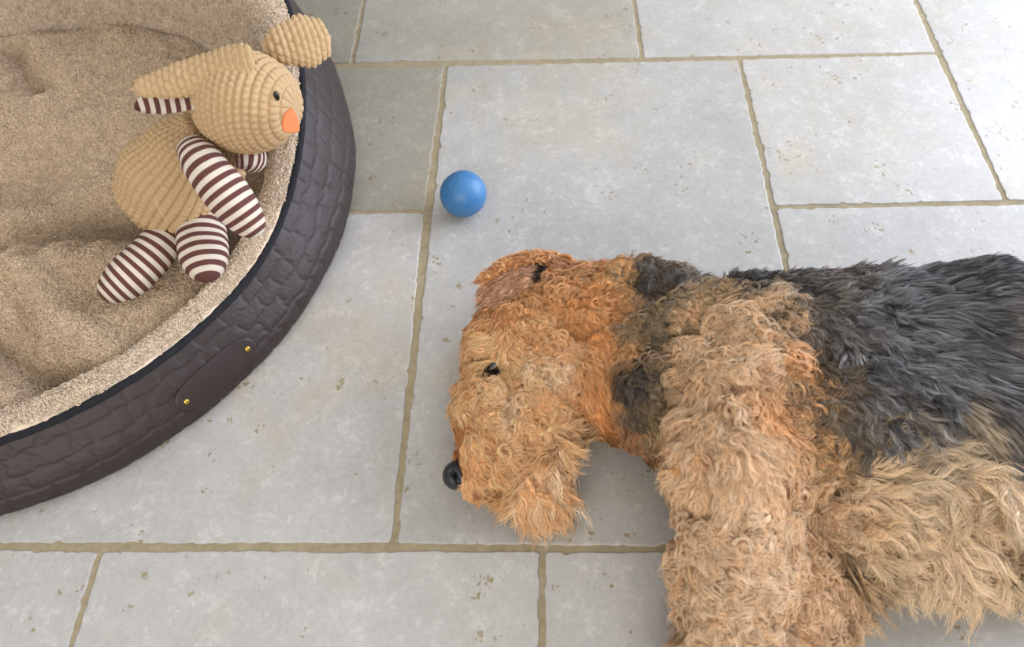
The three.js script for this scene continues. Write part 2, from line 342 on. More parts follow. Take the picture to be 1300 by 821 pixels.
  const pile = (name, geo, count, tone, keep, size) => {
    const lists = tuftShapes.map(() => []), up = V(0, 1, 0);
    for (const [p, n] of scatter(geo, count, keep)) {
      const q = new THREE.Quaternion().setFromUnitVectors(up, n.clone().add(V(gauss() * 0.45, gauss() * 0.3, gauss() * 0.45)).normalize()).multiply(new THREE.Quaternion().setFromAxisAngle(up, rnd() * 6.28));
      const s = size * (0.75 + 0.6 * rnd()), w = p.clone().add(V(BED.x, 0, BED.z)), k = 1 + 0.07 * gauss() + 0.12 * fbm(w.x * 60, w.y * 60, w.z * 60, 2);
      lists[Math.floor(rnd() * lists.length)].push({ m: new THREE.Matrix4().compose(p, q, V(s, s, s)), c: tone.clone().multiplyScalar(k) });
    }
    const holder = new THREE.Group(); holder.name = name; bed.add(holder); holder.userData.kind = 'stuff';
    lists.forEach((l, i) => instances('fleece_tufts', tuftShapes[i], std(0xffffff, 0.9), l, holder));
  };
  const seen = (p) => p.x > -0.42 && p.z < 0.66;              // of the bed, what the photograph shows with a margin
  const some = (p) => seen(p) || rnd() < 0.25;
  pile('cushion_pile', cushion, 150000, srgb(215, 192, 164), some, 1.08);
  pile('lining_pile', lining, 120000, srgb(222, 203, 180), (p, n) => n.y > -0.4 && Math.hypot(p.x / BED.a, p.z / BED.b) < RIM - 0.007 && some(p), 1.15);
  // oval leather patch with two brass studs on the side
  const studs = [[236, 508], [313, 442]].map(([x, y]) => {      // find the wall point in that direction
    const d = ray(x, y).normalize(); let best = [9]; 
    for (let i = 0; i < 500; i++) for (let j = 5; j <= 60; j++) { const u = 0.05 + 0.3 * i / 500, v = j / 64, p = wallPoint(u, v, 0), q = p.clone().sub(camera.position), e = q.addScaledVector(d, -q.dot(d)).length(); if (e < best[0]) best = [e, u, v]; }
    return best;
  });
  const [, u0, v0] = studs[0], [, u1, v1] = studs[1], uc = (u0 + u1) / 2, vc = (v0 + v1) / 2, du = u1 - u0, dv = v1 - v0;
  const onWall = (s, t, h) => {           // s along the patch -1..1 between its ends, t across
    const u = uc + du * 0.63 * s, v = clamp(vc + dv * 0.63 * s + t * 0.2, 0.02, 0.95), p = wallPoint(u, v, 0), e = 0.001;
    const n = V().subVectors(wallPoint(u + e, v, 0), p).cross(V().subVectors(wallPoint(u, v + 0.01, 0), p)).normalize(); if (n.dot(V(Math.cos(u * 6.283), 0, Math.sin(u * 6.283))) < 0) n.negate();
    return [p.addScaledVector(n, h), n];
  };
  const patch = mesh('patch', inBed(grid((a, r) => { const q = a * Math.PI * 2, c = Math.cos(q), s = Math.sin(q), x = Math.sign(c) * Math.pow(Math.abs(c), 0.75), y = Math.sign(s) * Math.pow(Math.abs(s), 0.75); return onWall(x * Math.min(1, r * 1.06), y * Math.min(1, r * 1.06), r > 0.94 ? 0.001 : 0.0046)[0]; }, 90, 16)), new THREE.MeshPhysicalMaterial({ color: srgb(48, 37, 36), roughness: 0.5, side: THREE.DoubleSide }), bed);
  patch.userData.label = 'plain oval leather patch';
  for (const s of [-1, 1]) {
    const [p, n] = onWall(s / 1.26, 0, 0.005), stud = mesh('stud', new THREE.SphereGeometry(0.0042, 16, 10).scale(1, 0.6, 1), std(srgb(214, 176, 84), 0.3, { metalness: 1 }), patch);
    stud.position.copy(p).sub(V(BED.x, 0, BED.z)); stud.quaternion.setFromUnitVectors(V(0, 1, 0), n); stud.userData.label = 'small brass stud';
  }
}

// ---------------------------------------------------------------- ball
{
  const r = 0.0405, at = P(588, 246, r);
  const g = new THREE.SphereGeometry(r, 72, 48), p = g.attributes.position, q = V();
  for (let i = 0; i < p.count; i++) {
    q.fromBufferAttribute(p, i); const n = q.clone().normalize();
    const dent = Math.exp(-Math.pow(n.distanceTo(V(-0.62, 0.55, -0.55).normalize()) / 0.35, 2));
    q.multiplyScalar(1 - 0.022 * dent + 0.004 * noise(n.x * 3, n.y * 3, n.z * 3)); p.setXYZ(i, q.x, q.y, q.z);
  }
  g.computeVertexNormals();
  const scuff = dataTexture(512, (x, y) => { const m = 40 * noise(x / 22, y / 22, 2) + 30 * noise(x / 7, y / 7, 5), s = smooth(0.25, 0.6, noise(x / 30, y / 16, 12) + 0.5 * noise(x / 8, y / 3, 4)); return [60 + m * 0.12 + s * 14, 118 + m * 0.16 + s * 8, 172 + m * 0.16]; }, true);
  const ball = mesh('ball', g, new THREE.MeshPhysicalMaterial({ map: scuff, roughness: 0.42, bumpMap: dataTexture(256, (x, y) => { const v = 128 + 60 * noise(x / 9, y / 2.5, 3); return [v, v, v]; }), bumpScale: 0.0004 }));
  ball.position.copy(at); ball.userData = { label: 'scuffed blue rubber ball lying on the tiles between bed and dog', category: 'ball' };
}

// ---------------------------------------------------------------- toy rabbit
{
  const base = P(215, 285, 0.11);
  const toy = thing('toy_rabbit', 'knitted tan toy rabbit with striped limbs sitting in the dog bed', 'soft toy', base.toArray());
  const own = (g) => g.translate(-base.x, -base.y, -base.z);
  const yarn = (seedAt) => {            // flecked chenille yarn
    return dataTexture(256, (x, y) => { const v = 34 * noise(x / 4, y / 4, seedAt) + 26 * noise(x / 1.7, y / 1.7, seedAt + 4); return [190 + v * 0.8, 160 + v * 0.8, 121 + v * 0.75]; }, true, 6);
  };
  const knit = new THREE.MeshStandardMaterial({ map: yarn(3), roughness: 0.95 });
  const stitch = (a, b) => { const fa = a - Math.floor(a), row = Math.floor(a), bb = b + (row % 2) * 0.5, fb = bb - Math.floor(bb), ra = 1 - Math.pow(2 * fa - 1, 2), rb = 1 - Math.pow(2 * fb - 1, 2); return Math.sqrt(ra) * (0.42 + 0.58 * Math.sqrt(rb)); };
  /** Knitted body round an axis: radius r(t), rows of stitches round it. squash flattens along the axis `flat`. */
  function knitted(a, b, r, opt = {}) {
    const { flat, squash = 1, row = 0.0112, st = 0.0092, depth = 0.0062, bend = 0, nu = 260, nv = 200, bendTo = V(0, -1, 0) } = opt;
    const ax = V().subVectors(b, a), L = ax.length(); ax.normalize();
    const side = (flat ? flat.clone() : V(0, 1, 0)).addScaledVector(ax, -(flat ?? V(0, 1, 0)).dot(ax)).normalize(), across = V().crossVectors(ax, side).normalize();
    const c = V().addVectors(a, b).multiplyScalar(0.5);
    const point = (u, v) => {
      const t = (1 - Math.cos(v * Math.PI)) / 2, q = u * Math.PI * 2, rr = Math.max(r(t), 1e-4);
      const n = V().addScaledVector(side, Math.cos(q) * squash).addScaledVector(across, Math.sin(q));
      const p = a.clone().addScaledVector(ax, L * t).addScaledVector(n, rr).addScaledVector(bendTo, bend * (4 * (t - 0.5) * (t - 0.5)));
      const rowT = clamp((Math.floor(t * L * 1.12 / row) + 0.5) * row / (L * 1.12)), round = Math.max(5, Math.round(Math.PI * 2 * r(rowT) * (1 + squash) / 2 / st)), out = V().subVectors(p, c.clone().addScaledVector(ax, (t - 0.5) * L * 0.8)).normalize();
      const fade = smooth(0.004, 0.03, rr / (opt.squash ? 0.5 : 1));
      return p.addScaledVector(out, fade * (depth * (opt.meridian ? stitch(u * Math.round(Math.PI * 2 * opt.meridian / row), t * L * 1.25 / st) : stitch(t * L * 1.12 / row, u * round)) + 0.0012 * noise(p.x * 60, p.y * 60, p.z * 60)));
    };
    return own(grid((u, v) => point(-u, v), nu, nv));
  }
  const pear = (pts) => (t) => { let k = 0; while (k < pts.length - 2 && t > pts[k + 1][0]) k++; const [t0, r0] = pts[k], [t1, r1] = pts[k + 1], w = clamp((t - t0) / (t1 - t0)); return lerp(r0, r1, w * w * (3 - 2 * w)); };
  const egg = (R, p = 0.5, skew = 0) => (t) => R * Math.pow(Math.max(0, 4 * t * (1 - t)), p) * (1 + skew * (t - 0.5));
  mesh('body', knitted(P(196, 284, 0.128), P(276, 158, 0.262), pear([[0, 0.001], [0.06, 0.046], [0.2, 0.078], [0.42, 0.088], [0.7, 0.070], [0.93, 0.045], [1, 0.001]]), { nu: 480, nv: 220, row: 0.0122, st: 0.0098, depth: 0.0062, meridian: 0.078 }), knit, toy).userData.label = 'tan chenille knit body';
  const head = mesh('head', knitted(P(254, 122, 0.315), P(376, 138, 0.315), (t) => 0.0725 * Math.pow(Math.max(0, 4 * t * (1 - t)), 0.47) * lerp(1.0, 0.86, t), { nu: 300, nv: 240 }), knit, toy);
  // ears: knitted outside, striped cotton inside
  const stripes = (n, a = [216, 205, 190], b = [96, 57, 52]) => dataTexture(256, (x, y) => { const s = ((y / 256 * n) % 1), w = 4 * noise(x / 5, y / 5, 6); const k = smooth(0.47, 0.5, s) * (1 - smooth(0.97, 1, s)); return [lerp(a[0], b[0], k) + w, lerp(a[1], b[1], k) + w, lerp(a[2], b[2], k) + w]; }, true);
  const e1a = P(330, 74, 0.385), e1b = P(168, 119, 0.36);
  const up = V(0.15, 1, 0.25).normalize();
  mesh('ear', knitted(e1a, e1b, pear([[0, 0.001], [0.12, 0.02], [0.28, 0.023], [0.6, 0.021], [0.9, 0.012], [1, 0.001]]), { flat: V(0, 1, 0.7).normalize(), squash: 0.38, row: 0.0098, depth: 0.0054, bend: -0.008, nu: 150, nv: 200 }), knit, toy);
  const e2a = P(333, 62, 0.355), e2b = P(421, 46, 0.335);
  mesh('ear', knitted(e2a, e2b, pear([[0, 0.006], [0.3, 0.026], [0.62, 0.035], [0.85, 0.026], [1, 0.001]]), { flat: V(-0.1, 0.8, 0.8).normalize(), squash: 0.36, row: 0.0098, depth: 0.0056, nu: 170, nv: 180 }), knit, toy);
  const inner = (a, b, w, n, drop) => {
    const ax = V().subVectors(b, a), L = ax.length(); ax.normalize(); const acr = V().crossVectors(ax, V(0, 1, 0.7).normalize()).normalize();
    const t = stripes(n);
    return mesh('ear_lining', own(grid((u, v) => { const s = v, q = (u - 0.5) * 2, r = w * Math.pow(Math.max(0, 4 * s * (1 - s)), 0.55); return a.clone().addScaledVector(ax, L * s).addScaledVector(acr, r * q).add(drop).add(V(0, -0.006 * (1 - q * q) + 0.012 * Math.pow(2 * s - 1, 2) * 0, 0)); }, 16, 60, (u, v) => [u * 0.3, v])), new THREE.MeshStandardMaterial({ map: t, roughness: 0.9, side: THREE.DoubleSide }), toy);
  };
  inner(e1a, e1b, 0.025, 13, V(0, -0.013, 0.012)).userData.label = 'brown and cream striped inside of the ear';
  // face
  const eye = mesh('eye', own(new THREE.SphereGeometry(0.0052, 20, 14).scale(0.75, 1.5, 0.8).translate(...P(351, 122, 0.352).toArray())), std(srgb(20, 17, 16), 0.25), head); eye.userData.label = 'black stitched eye';
  const nose = mesh('nose', own((() => { const s = new THREE.Shape(); s.moveTo(-0.013, -0.004); s.quadraticCurveTo(-0.005, 0.016, 0.012, 0.014); s.quadraticCurveTo(0.012, -0.004, 0.004, -0.014); s.quadraticCurveTo(-0.005, -0.012, -0.013, -0.004); const g = new THREE.ExtrudeGeometry(s, { depth: 0.002, bevelEnabled: true, bevelThickness: 0.002, bevelSize: 0.0015, bevelSegments: 3, curveSegments: 10 }); const at = P(368, 156, 0.338), look = V().subVectors(camera.position, at).normalize().add(V(0.5, 0, 0)).normalize(); g.lookAt(look); return g.translate(...at.toArray()); })()), std(srgb(236, 128, 80), 0.9), head); nose.userData.label = 'orange felt nose';
  // limbs of striped cotton, stuffed
  function limb(name, pts, r, n, label) {
    const c = new THREE.CatmullRomCurve3(pts), tex = stripes(n), N = 90, S = 40, fr = c.computeFrenetFrames(N, false);
    const g = grid((u, v) => {
      const k = Math.round(v * N), q = u * Math.PI * 2, o = c.getPointAt(k / N), rr = r * Math.pow(Math.max(0, 1 - Math.pow(Math.abs(2 * v - 0.86) / 1.14, 3.4)), 0.5) * (0.86 + 0.14 * Math.sin(v * 2.6));
      const wob = 1 + 0.05 * noise(v * 5 + r * 900, Math.cos(q) * 1.5, Math.sin(q) * 1.5);
      return o.addScaledVector(fr.normals[k], Math.cos(q) * rr * wob).addScaledVector(fr.binormals[k], Math.sin(q) * rr * wob);
    }, S, N, (u, v) => [u * 0.5, v]);
    const m = mesh(name, own(g), new THREE.MeshStandardMaterial({ map: tex, roughness: 0.9, side: THREE.DoubleSide }), toy); m.userData.label = label;
    // frayed seam where it is sewn on
    const seam = [], R = r * 0.62;
    for (let k = 0; k < 14; k++) { const q = k / 14 * 6.28, i = 6, o = c.getPointAt(i / N).addScaledVector(fr.normals[i], Math.cos(q) * R).addScaledVector(fr.binormals[i], Math.sin(q) * R); seam.push(new THREE.IcosahedronGeometry(0.0036, 1).scale(1.2, 0.9, 1).translate(o.x, o.y, o.z)); }
    mesh('seam', own(mergeGeometries(seam)), std(srgb(150, 116, 106), 0.95), m);
  }
  limb('arm', [P(243, 186, 0.285), P(262, 214, 0.28), P(294, 254, 0.25), P(330, 300, 0.205)], 0.031, 12.5, 'brown and cream striped arm');
  limb('arm', [P(300, 200, 0.25), P(312, 200, 0.245), P(322, 202, 0.235), P(334, 206, 0.22)], 0.02, 6, 'striped arm on the far side');
  limb('leg', [P(219, 290, 0.155), P(200, 315, 0.155), P(170, 345, 0.15), P(128, 378, 0.142)], 0.033, 12, 'brown and cream striped leg');
  limb('leg', [P(254, 264, 0.155), P(255, 288, 0.158), P(258, 318, 0.152), P(264, 356, 0.14)], 0.0375, 10, 'brown and cream striped leg');
  mesh('thread', own(tube([P(196, 252, 0.262), P(200, 262, 0.258), P(206, 272, 0.25), P(212, 281, 0.243)], 0.0006, 12, 4)), std(srgb(226, 200, 150), 0.9), toy).userData.label = 'loose thread end';
}
// ---------------------------------------------------------------- dog
{
  const base = V(0.62, 0, 0.78);
  const dog = thing('dog', 'curly tan and black terrier lying on its side on the tiles', 'dog', base.toArray());
  // skeleton: [from, to, radius, radius, blend]
  const J = (px, py, h) => P(px, py, h);
  const bones = [
    [V(0.50, 0.112, 0.77), V(0.80, 0.115, 0.762), 0.096, 0.104], [V(0.80, 0.115, 0.762), V(1.18, 0.11, 0.73), 0.104, 0.09],        // back
    [V(0.50, 0.11, 0.86), V(0.80, 0.108, 0.90), 0.098, 0.098], [V(0.80, 0.108, 0.90), V(1.15, 0.10, 0.83), 0.098, 0.085], [V(0.60, 0.085, 0.95), V(0.98, 0.08, 0.955), 0.075, 0.075],             // chest and belly
    [V(1.15, 0.10, 0.74), V(1.20, 0.11, 0.95), 0.085, 0.055], [V(1.20, 0.11, 0.95), V(1.38, 0.07, 1.06), 0.05, 0.03], [V(1.38, 0.07, 1.06), V(1.30, 0.05, 1.22), 0.028, 0.028],   // hind legs, outside the frame
    [V(1.15, 0.06, 0.74), V(1.25, 0.055, 0.97), 0.06, 0.05], [V(1.25, 0.055, 0.97), V(1.45, 0.04, 1.08), 0.042, 0.03],
    [V(1.22, 0.11, 0.66), V(1.40, 0.05, 0.60), 0.04, 0.02],                                                                     // tail
    [J(742, 430, 0.078), J(860, 425, 0.098), 0.066, 0.080], [J(735, 478, 0.07), J(850, 500, 0.092), 0.058, 0.080],               // neck
    [J(940, 480, 0.145), J(930, 590, 0.155), 0.066, 0.060],                                                                       // shoulder and upper arm
    [J(930, 590, 0.155), J(930, 710, 0.12), 0.056, 0.044], [J(930, 710, 0.12), J(920, 850, 0.075), 0.04, 0.032], [J(915, 850, 0.075), J(890, 905, 0.04), 0.034, 0.03],   // upper foreleg
    [J(960, 640, 0.07), J(1000, 760, 0.055), 0.055, 0.04], [J(1000, 760, 0.055), J(985, 890, 0.045), 0.036, 0.03],               // lower foreleg
    [J(728, 398, 0.076), J(800, 400, 0.085), 0.056, 0.066], [J(680, 425, 0.066), J(634, 440, 0.066), 0.05, 0.042],
    [J(698, 405, 0.07), J(660, 440, 0.07), 0.052, 0.05], [J(660, 440, 0.07), J(628, 505, 0.066), 0.05, 0.044],                  // skull, brow
    [J(628, 505, 0.066), J(605, 590, 0.05), 0.042, 0.030],                                                                      // muzzle
    [J(720, 455, 0.07), J(685, 520, 0.064), 0.055, 0.046], [J(685, 520, 0.064), J(640, 585, 0.046), 0.044, 0.030],              // cheek, jaw
  ];
  const bodySDF = (x, y, z) => {
    let d = 9;
    for (const [a, b, ra, rb] of bones) {
      const ex = b.x - a.x, ey = b.y - a.y, ez = b.z - a.z, t = clamp(((x - a.x) * ex + (y - a.y) * ey + (z - a.z) * ez) / (ex * ex + ey * ey + ez * ez));
      const e = Math.hypot(x - a.x - ex * t, y - a.y - ey * t, z - a.z - ez * t) - lerp(ra, rb, t);
      const k = 0.03, h = Math.max(k - Math.abs(d - e), 0) / k; d = Math.min(d, e) - h * h * k * 0.25;
    }
    return d;
  };
  const p_head = (x) => lerp(0.012, 0.016, smooth(0.28, 0.42, x));      // smaller bunches on the head
  const sdf = (x, y, z) => {
    let d = bodySDF(x, y, z);
    if (Math.abs(d) < 0.05) {
      const wx = x + 0.012 * noise(x * 30, y * 30 + 4, z * 30), wz = z + 0.012 * noise(x * 30 + 8, y * 30, z * 30), puff = Math.min(1, 3.2 * Math.abs(noise(wx * 24, y * 24, wz * 24)));
      d += lerp(p_head(x), 0.005, smooth(0.70, 0.86, x)) * (0.62 - puff) + 0.006 * noise(x * 50, y * 50, z * 50);
    }     // the coat lies in bunches
    return Math.max(d, 0.004 - y);
  };
  const trace = (px, py) => {          // where the photograph's pixel meets the dog's skin
    const d = ray(px, py).normalize(), p = camera.position.clone();
    for (let k = 0; k < 160; k++) { const e = bodySDF(p.x, p.y, p.z); if (e < 0.002) return p; p.addScaledVector(d, Math.max(e * 0.8, 0.002)); if (p.y < 0.0) break; }
    return P(px, py, 0.06);
  };
  // one continuous skin by marching cubes
  const R = 170, lo = V(0.02, -0.01, 0.5), size = V(1.52, 0.34, 0.86);
  const mc = new MarchingCubes(R, std(0xffffff, 1), false, false, 900000);
  for (let k = 0; k < R; k++) for (let j = 0; j < R; j++) for (let i = 0; i < R; i++) mc.field[i + j * R + k * R * R] = -sdf(lo.x + size.x * i / R, lo.y + size.y * j / R, lo.z + size.z * k / R);
  mc.isolation = 0; mc.update();
  let skin = new THREE.BufferGeometry(), raw = mc.positionArray.slice(0, mc.count * 3);
  for (let i = 0; i < mc.count; i++) for (let c = 0; c < 3; c++) { const ax = 'xyz'[c]; raw[i * 3 + c] = lo[ax] + size[ax] * ((raw[i * 3 + c] * R / 2 + R / 2) / R); }
  skin.setAttribute('position', new THREE.BufferAttribute(raw, 3));
  skin = mergeVertices(skin, 1e-5); skin.computeVertexNormals();
  {   // outward normals whatever the winding
    const p = skin.attributes.position, n = skin.attributes.normal; let s = 0;
    for (let i = 0; i < p.count; i += 37) { const x = p.getX(i), y = p.getY(i), z = p.getZ(i), e = 0.004; s += Math.sign(bodySDF(x + n.getX(i) * e, y + n.getY(i) * e, z + n.getZ(i) * e) - bodySDF(x - n.getX(i) * e, y - n.getY(i) * e, z - n.getZ(i) * e)); }
    if (s < 0) { const ix = skin.index.array; for (let i = 0; i < ix.length; i += 3) { const t = ix[i]; ix[i] = ix[i + 1]; ix[i + 1] = t; } skin.computeVertexNormals(); }
  }
  // coat: colours of hair by place, way it lies, length (m), curl, lift
  const HUE = {
    tan: [250, 192, 132], blonde: [255, 218, 164], orange: [232, 164, 98], rust: [214, 146, 92], grizzle: [116, 102, 84], olive: [168, 142, 102], grey: [132, 123, 115],
    shoulder: [255, 211, 162], pale: [255, 226, 190], black: [46, 45, 48], silver: [138, 137, 140], belly: [254, 221, 178], dusk: [204, 182, 150], dark: [44, 34, 32],
  };
  const hair = (k) => srgb(...HUE[k]);
  const anchors = [];
  const zone = (name, rows) => rows.forEach(([px, py, dx, dy, len, type, hue, hue2]) => {
    const p = trace(px, py), q = P(px + dx * 12, py + dy * 12, p.y), o = P(px, py, p.y);
    anchors.push({ zone: name, p, dir: V().subVectors(q, o).normalize(), len: len / 100, curl: type === 'c' ? 1 : type === 'w' ? 0.5 : 0, hue: hair(hue), hue2: hair(hue2 ?? hue) });
  });
  zone('head_coat', [
    [700, 330, .8, -.5, 2, 'c', 'rust', 'tan'], [745, 345, 1, .1, 2.4, 'c', 'tan', 'rust'], [745, 385, .8, .6, 2.6, 'c', 'tan', 'orange'], [640, 400, -.3, 1, 2, 'w', 'rust', 'tan'], [620, 425, -.7, .6, 2.4, 'w', 'tan', 'blonde'], [665, 410, .6, .8, 2.8, 'w', 'blonde', 'tan'],
    [695, 430, .7, .8, 3, 'c', 'blonde', 'tan'], [725, 420, .4, 1, 2.6, 'w', 'orange', 'tan'], [765, 420, .4, 1, 3, 'w', 'orange', 'tan'], [790, 440, .3, 1, 3, 'w', 'orange', 'tan'], [650, 475, .6, .8, 2.4, 'w', 'tan', 'blonde'], [690, 475, .6, .8, 3, 'c', 'blonde', 'pale'],
    [597, 465, -.7, .4, 2.4, 'w', 'blonde', 'tan'], [588, 510, -.5, .8, 2.2, 'w', 'tan', 'blonde'], [612, 505, .2, 1, 2.6, 'c', 'tan', 'blonde'], [640, 515, .5, .9, 2.8, 'c', 'blonde', 'pale'], [675, 520, .6, .8, 3, 'c', 'blonde', 'tan'], [705, 500, .5, .9, 3, 'c', 'blonde', 'tan'],
    [740, 500, .2, 1, 2.6, 's', 'orange', 'tan'], [765, 520, .1, 1, 2.6, 's', 'orange', 'rust'], [770, 480, .2, 1, 2.8, 's', 'orange', 'tan'], [582, 555, 0, 1, 1.1, 's', 'rust'], [580, 580, 0, 1, .8, 's', 'rust'],
    [600, 550, .25, 1, 3.2, 'w', 'blonde', 'tan'], [625, 560, .3, 1, 3.6, 'w', 'blonde', 'tan'], [605, 590, .4, 1, 3.0, 'w', 'blonde', 'tan'], [655, 560, .5, 1, 3.6, 'c', 'tan', 'blonde'], [640, 590, .4, 1, 3.6, 'w', 'blonde', 'tan'],
  ]);
  zone('beard', [[685, 560, .3, 1, 6, 'w', 'blonde', 'tan'], [710, 545, .6, 1, 5, 'w', 'blonde', 'pale'], [665, 590, .2, 1, 6.5, 'w', 'tan', 'blonde'], [690, 585, .2, 1, 7.5, 'w', 'tan', 'belly'], [715, 570, .5, 1, 6, 'w', 'tan', 'blonde']]);
  zone('neck_coat', [
    [790, 362, .4, -.6, 2.6, 'c', 'olive', 'tan'], [815, 364, .6, -.5, 3, 'c', 'grey', 'black'], [850, 368, .7, -.3, 3, 'c', 'grey', 'black'], [835, 385, .4, .8, 3, 'c', 'grey', 'olive'], [815, 420, .1, 1, 3, 'c', 'grizzle', 'olive'], [840, 430, .2, 1, 3, 'c', 'olive', 'grizzle'],
    [805, 480, 0, 1, 3, 'c', 'grizzle', 'black'], [835, 480, 0, 1, 3, 'c', 'olive', 'grizzle'], [800, 520, .1, 1, 3, 'w', 'black', 'grizzle'], [825, 530, .1, 1, 3.2, 'w', 'grizzle', 'olive'], [810, 555, .3, 1, 3, 'w', 'grizzle', 'rust'], [830, 590, .3, 1, 3, 'w', 'orange', 'grizzle'],
    [885, 368, .7, -.2, 2.6, 'w', 'grey', 'olive'], [930, 368, .7, .1, 2.6, 'c', 'grey', 'black'], [905, 364, .7, -.1, 2.6, 'w', 'grey', 'black'], [960, 364, .7, 0, 2.6, 'w', 'grey', 'black'], [985, 368, .8, 0, 2.8, 'w', 'grey', 'black'], [865, 450, 0, 1, 3, 'c', 'olive', 'shoulder'], [850, 540, .1, 1, 3, 'w', 'olive', 'shoulder'], [870, 390, .3, .9, 3, 'c', 'olive', 'shoulder'],
  ]);
  zone('shoulder_coat', [
    [905, 385, .3, .9, 3.4, 'c', 'shoulder', 'olive'], [950, 395, .5, .8, 3.6, 'c', 'shoulder', 'pale'], [995, 400, .3, 1, 3.6, 'c', 'shoulder', 'grizzle'], [900, 440, -.3, 1, 3.4, 'c', 'shoulder', 'pale'], [945, 455, .4, 1, 3.8, 'c', 'shoulder', 'pale'], [995, 460, .3, 1, 3.6, 'c', 'shoulder', 'tan'],
    [1015, 500, .4, .9, 3.4, 'c', 'tan', 'grizzle'], [885, 510, -.5, .9, 3.4, 'w', 'pale', 'shoulder'], [930, 520, .3, 1, 3.6, 'w', 'shoulder', 'pale'], [985, 520, .7, .7, 3.6, 'w', 'shoulder', 'tan'], [1035, 560, .7, .7, 3.6, 'c', 'tan', 'olive'],
    [862, 590, -.5, .9, 3, 'w', 'tan', 'pale'], [880, 620, -.2, 1, 3.4, 'w', 'pale', 'shoulder'], [930, 600, .3, 1, 3.6, 'w', 'shoulder', 'pale'], [980, 600, .6, .8, 3.6, 'w', 'pale', 'shoulder'], [1030, 610, .6, .9, 4, 'c', 'pale', 'shoulder'], [1045, 650, .3, 1, 4, 'c', 'shoulder', 'pale'],
    [865, 690, -.3, 1, 4, 'w', 'pale', 'shoulder'], [910, 690, .1, 1, 3.8, 'c', 'shoulder', 'pale'], [960, 680, .3, 1, 3.8, 'c', 'shoulder', 'pale'], [1010, 700, .3, 1, 4, 'c', 'pale', 'shoulder'], [930, 780, 0, 1, 3.6, 'c', 'shoulder', 'pale'], [1000, 800, .2, 1, 3.6, 'c', 'shoulder', 'pale'],
  ]);
  zone('saddle_coat', [
    [1020, 378, .8, -.2, 3.6, 'w', 'black', 'grey'], [1060, 374, .9, 0, 3.4, 'w', 'black', 'grey'], [1040, 410, .3, .9, 3.8, 'w', 'black', 'grey'], [1090, 400, .9, .3, 4, 'w', 'black', 'silver'], [1045, 460, .5, .9, 4.2, 'w', 'black', 'grizzle'], [1090, 470, .5, .9, 4.6, 'w', 'black', 'silver'],
    [1055, 515, .7, .7, 4.4, 'w', 'black', 'grizzle'], [1110, 530, .9, .5, 5, 'w', 'black', 'silver'], [1150, 430, .9, .3, 4.4, 's', 'black', 'silver'], [1160, 490, .8, .6, 5, 'w', 'black', 'silver'], [1080, 552, 1, .2, 6, 'w', 'black', 'olive'], [1150, 555, .9, .5, 6, 'w', 'black', 'dusk'],
    [1150, 380, 1, .05, 3.6, 's', 'black', 'silver'], [1220, 368, 1, 0, 3.4, 's', 'silver', 'black'], [1290, 360, 1, 0, 3.2, 's', 'silver', 'black'], [1230, 410, 1, .25, 3.8, 's', 'silver', 'black'], [1290, 400, 1, .2, 3.6, 's', 'silver', 'grey'], [1230, 480, .85, .5, 4.6, 's', 'black', 'silver'], [1290, 480, .85, .5, 4.4, 's', 'black', 'silver'],
    [1210, 540, .75, .65, 5.4, 's', 'black', 'dusk'], [1290, 550, .7, .7, 5, 's', 'black', 'silver'], [1450, 400, 1, .2, 4, 's', 'silver', 'black'], [1450, 520, .8, .5, 4, 's', 'black', 'dusk'],
  ]);
  zone('belly_coat', [
    [1085, 585, .95, .2, 7, 'w', 'belly', 'olive'], [1075, 625, .95, .3, 8, 'w', 'belly', 'pale'], [1130, 600, .9, .4, 8, 'w', 'belly', 'dusk'], [1070, 690, .7, .8, 9, 'w', 'belly', 'dusk'], [1130, 650, .85, .6, 9, 'w', 'belly', 'pale'], [1190, 600, .75, .7, 9, 'w', 'dusk', 'belly'],
    [1190, 650, .7, .8, 9, 'w', 'belly', 'pale'], [1250, 600, .6, .9, 8, 'w', 'dusk', 'belly'], [1290, 620, .5, 1, 8, 'w', 'dusk', 'belly'], [1130, 710, .6, .9, 9, 'w', 'belly', 'dusk'], [1210, 710, .45, 1, 9, 'w', 'belly', 'dusk'], [1280, 700, .3, 1, 9, 'w', 'belly', 'dusk'], [1150, 790, .4, 1, 8, 'w', 'belly', 'dusk'], [1280, 790, .4, 1, 8, 'w', 'belly', 'dusk'], [1450, 650, .6, .8, 6, 'w', 'belly', 'dusk'],
  ]);
  const eyeAt = trace(626, 466);
  function coatAt(p) {
    const wx = p.x + 0.010 * noise(p.x * 45, p.y * 45, p.z * 45), wz = p.z + 0.010 * noise(p.x * 45 + 9, p.y * 45, p.z * 45);
    let sum = 0, len = 0, curl = 0, best = null, bd = 9; const dir = V(), col = [0, 0, 0], col2 = [0, 0, 0];
    for (const a of anchors) {
      const dx = wx - a.p.x, dy = (p.y - a.p.y) * 0.6, dz = wz - a.p.z, d2 = dx * dx + dy * dy + dz * dz, w = 1 / Math.pow(d2 + 0.00012, 2.2);
      if (d2 < bd) { bd = d2; best = a; }
      sum += w; len += w * a.len; curl += w * a.curl; dir.addScaledVector(a.dir, w);
      col[0] += w * a.hue.r; col[1] += w * a.hue.g; col[2] += w * a.hue.b; col2[0] += w * a.hue2.r; col2[1] += w * a.hue2.g; col2[2] += w * a.hue2.b;
    }
    return { zone: best.zone, dir: dir.normalize(), len: len / sum, curl: curl / sum, c: col.map((x) => x / sum), c2: col2.map((x) => x / sum) };
  }
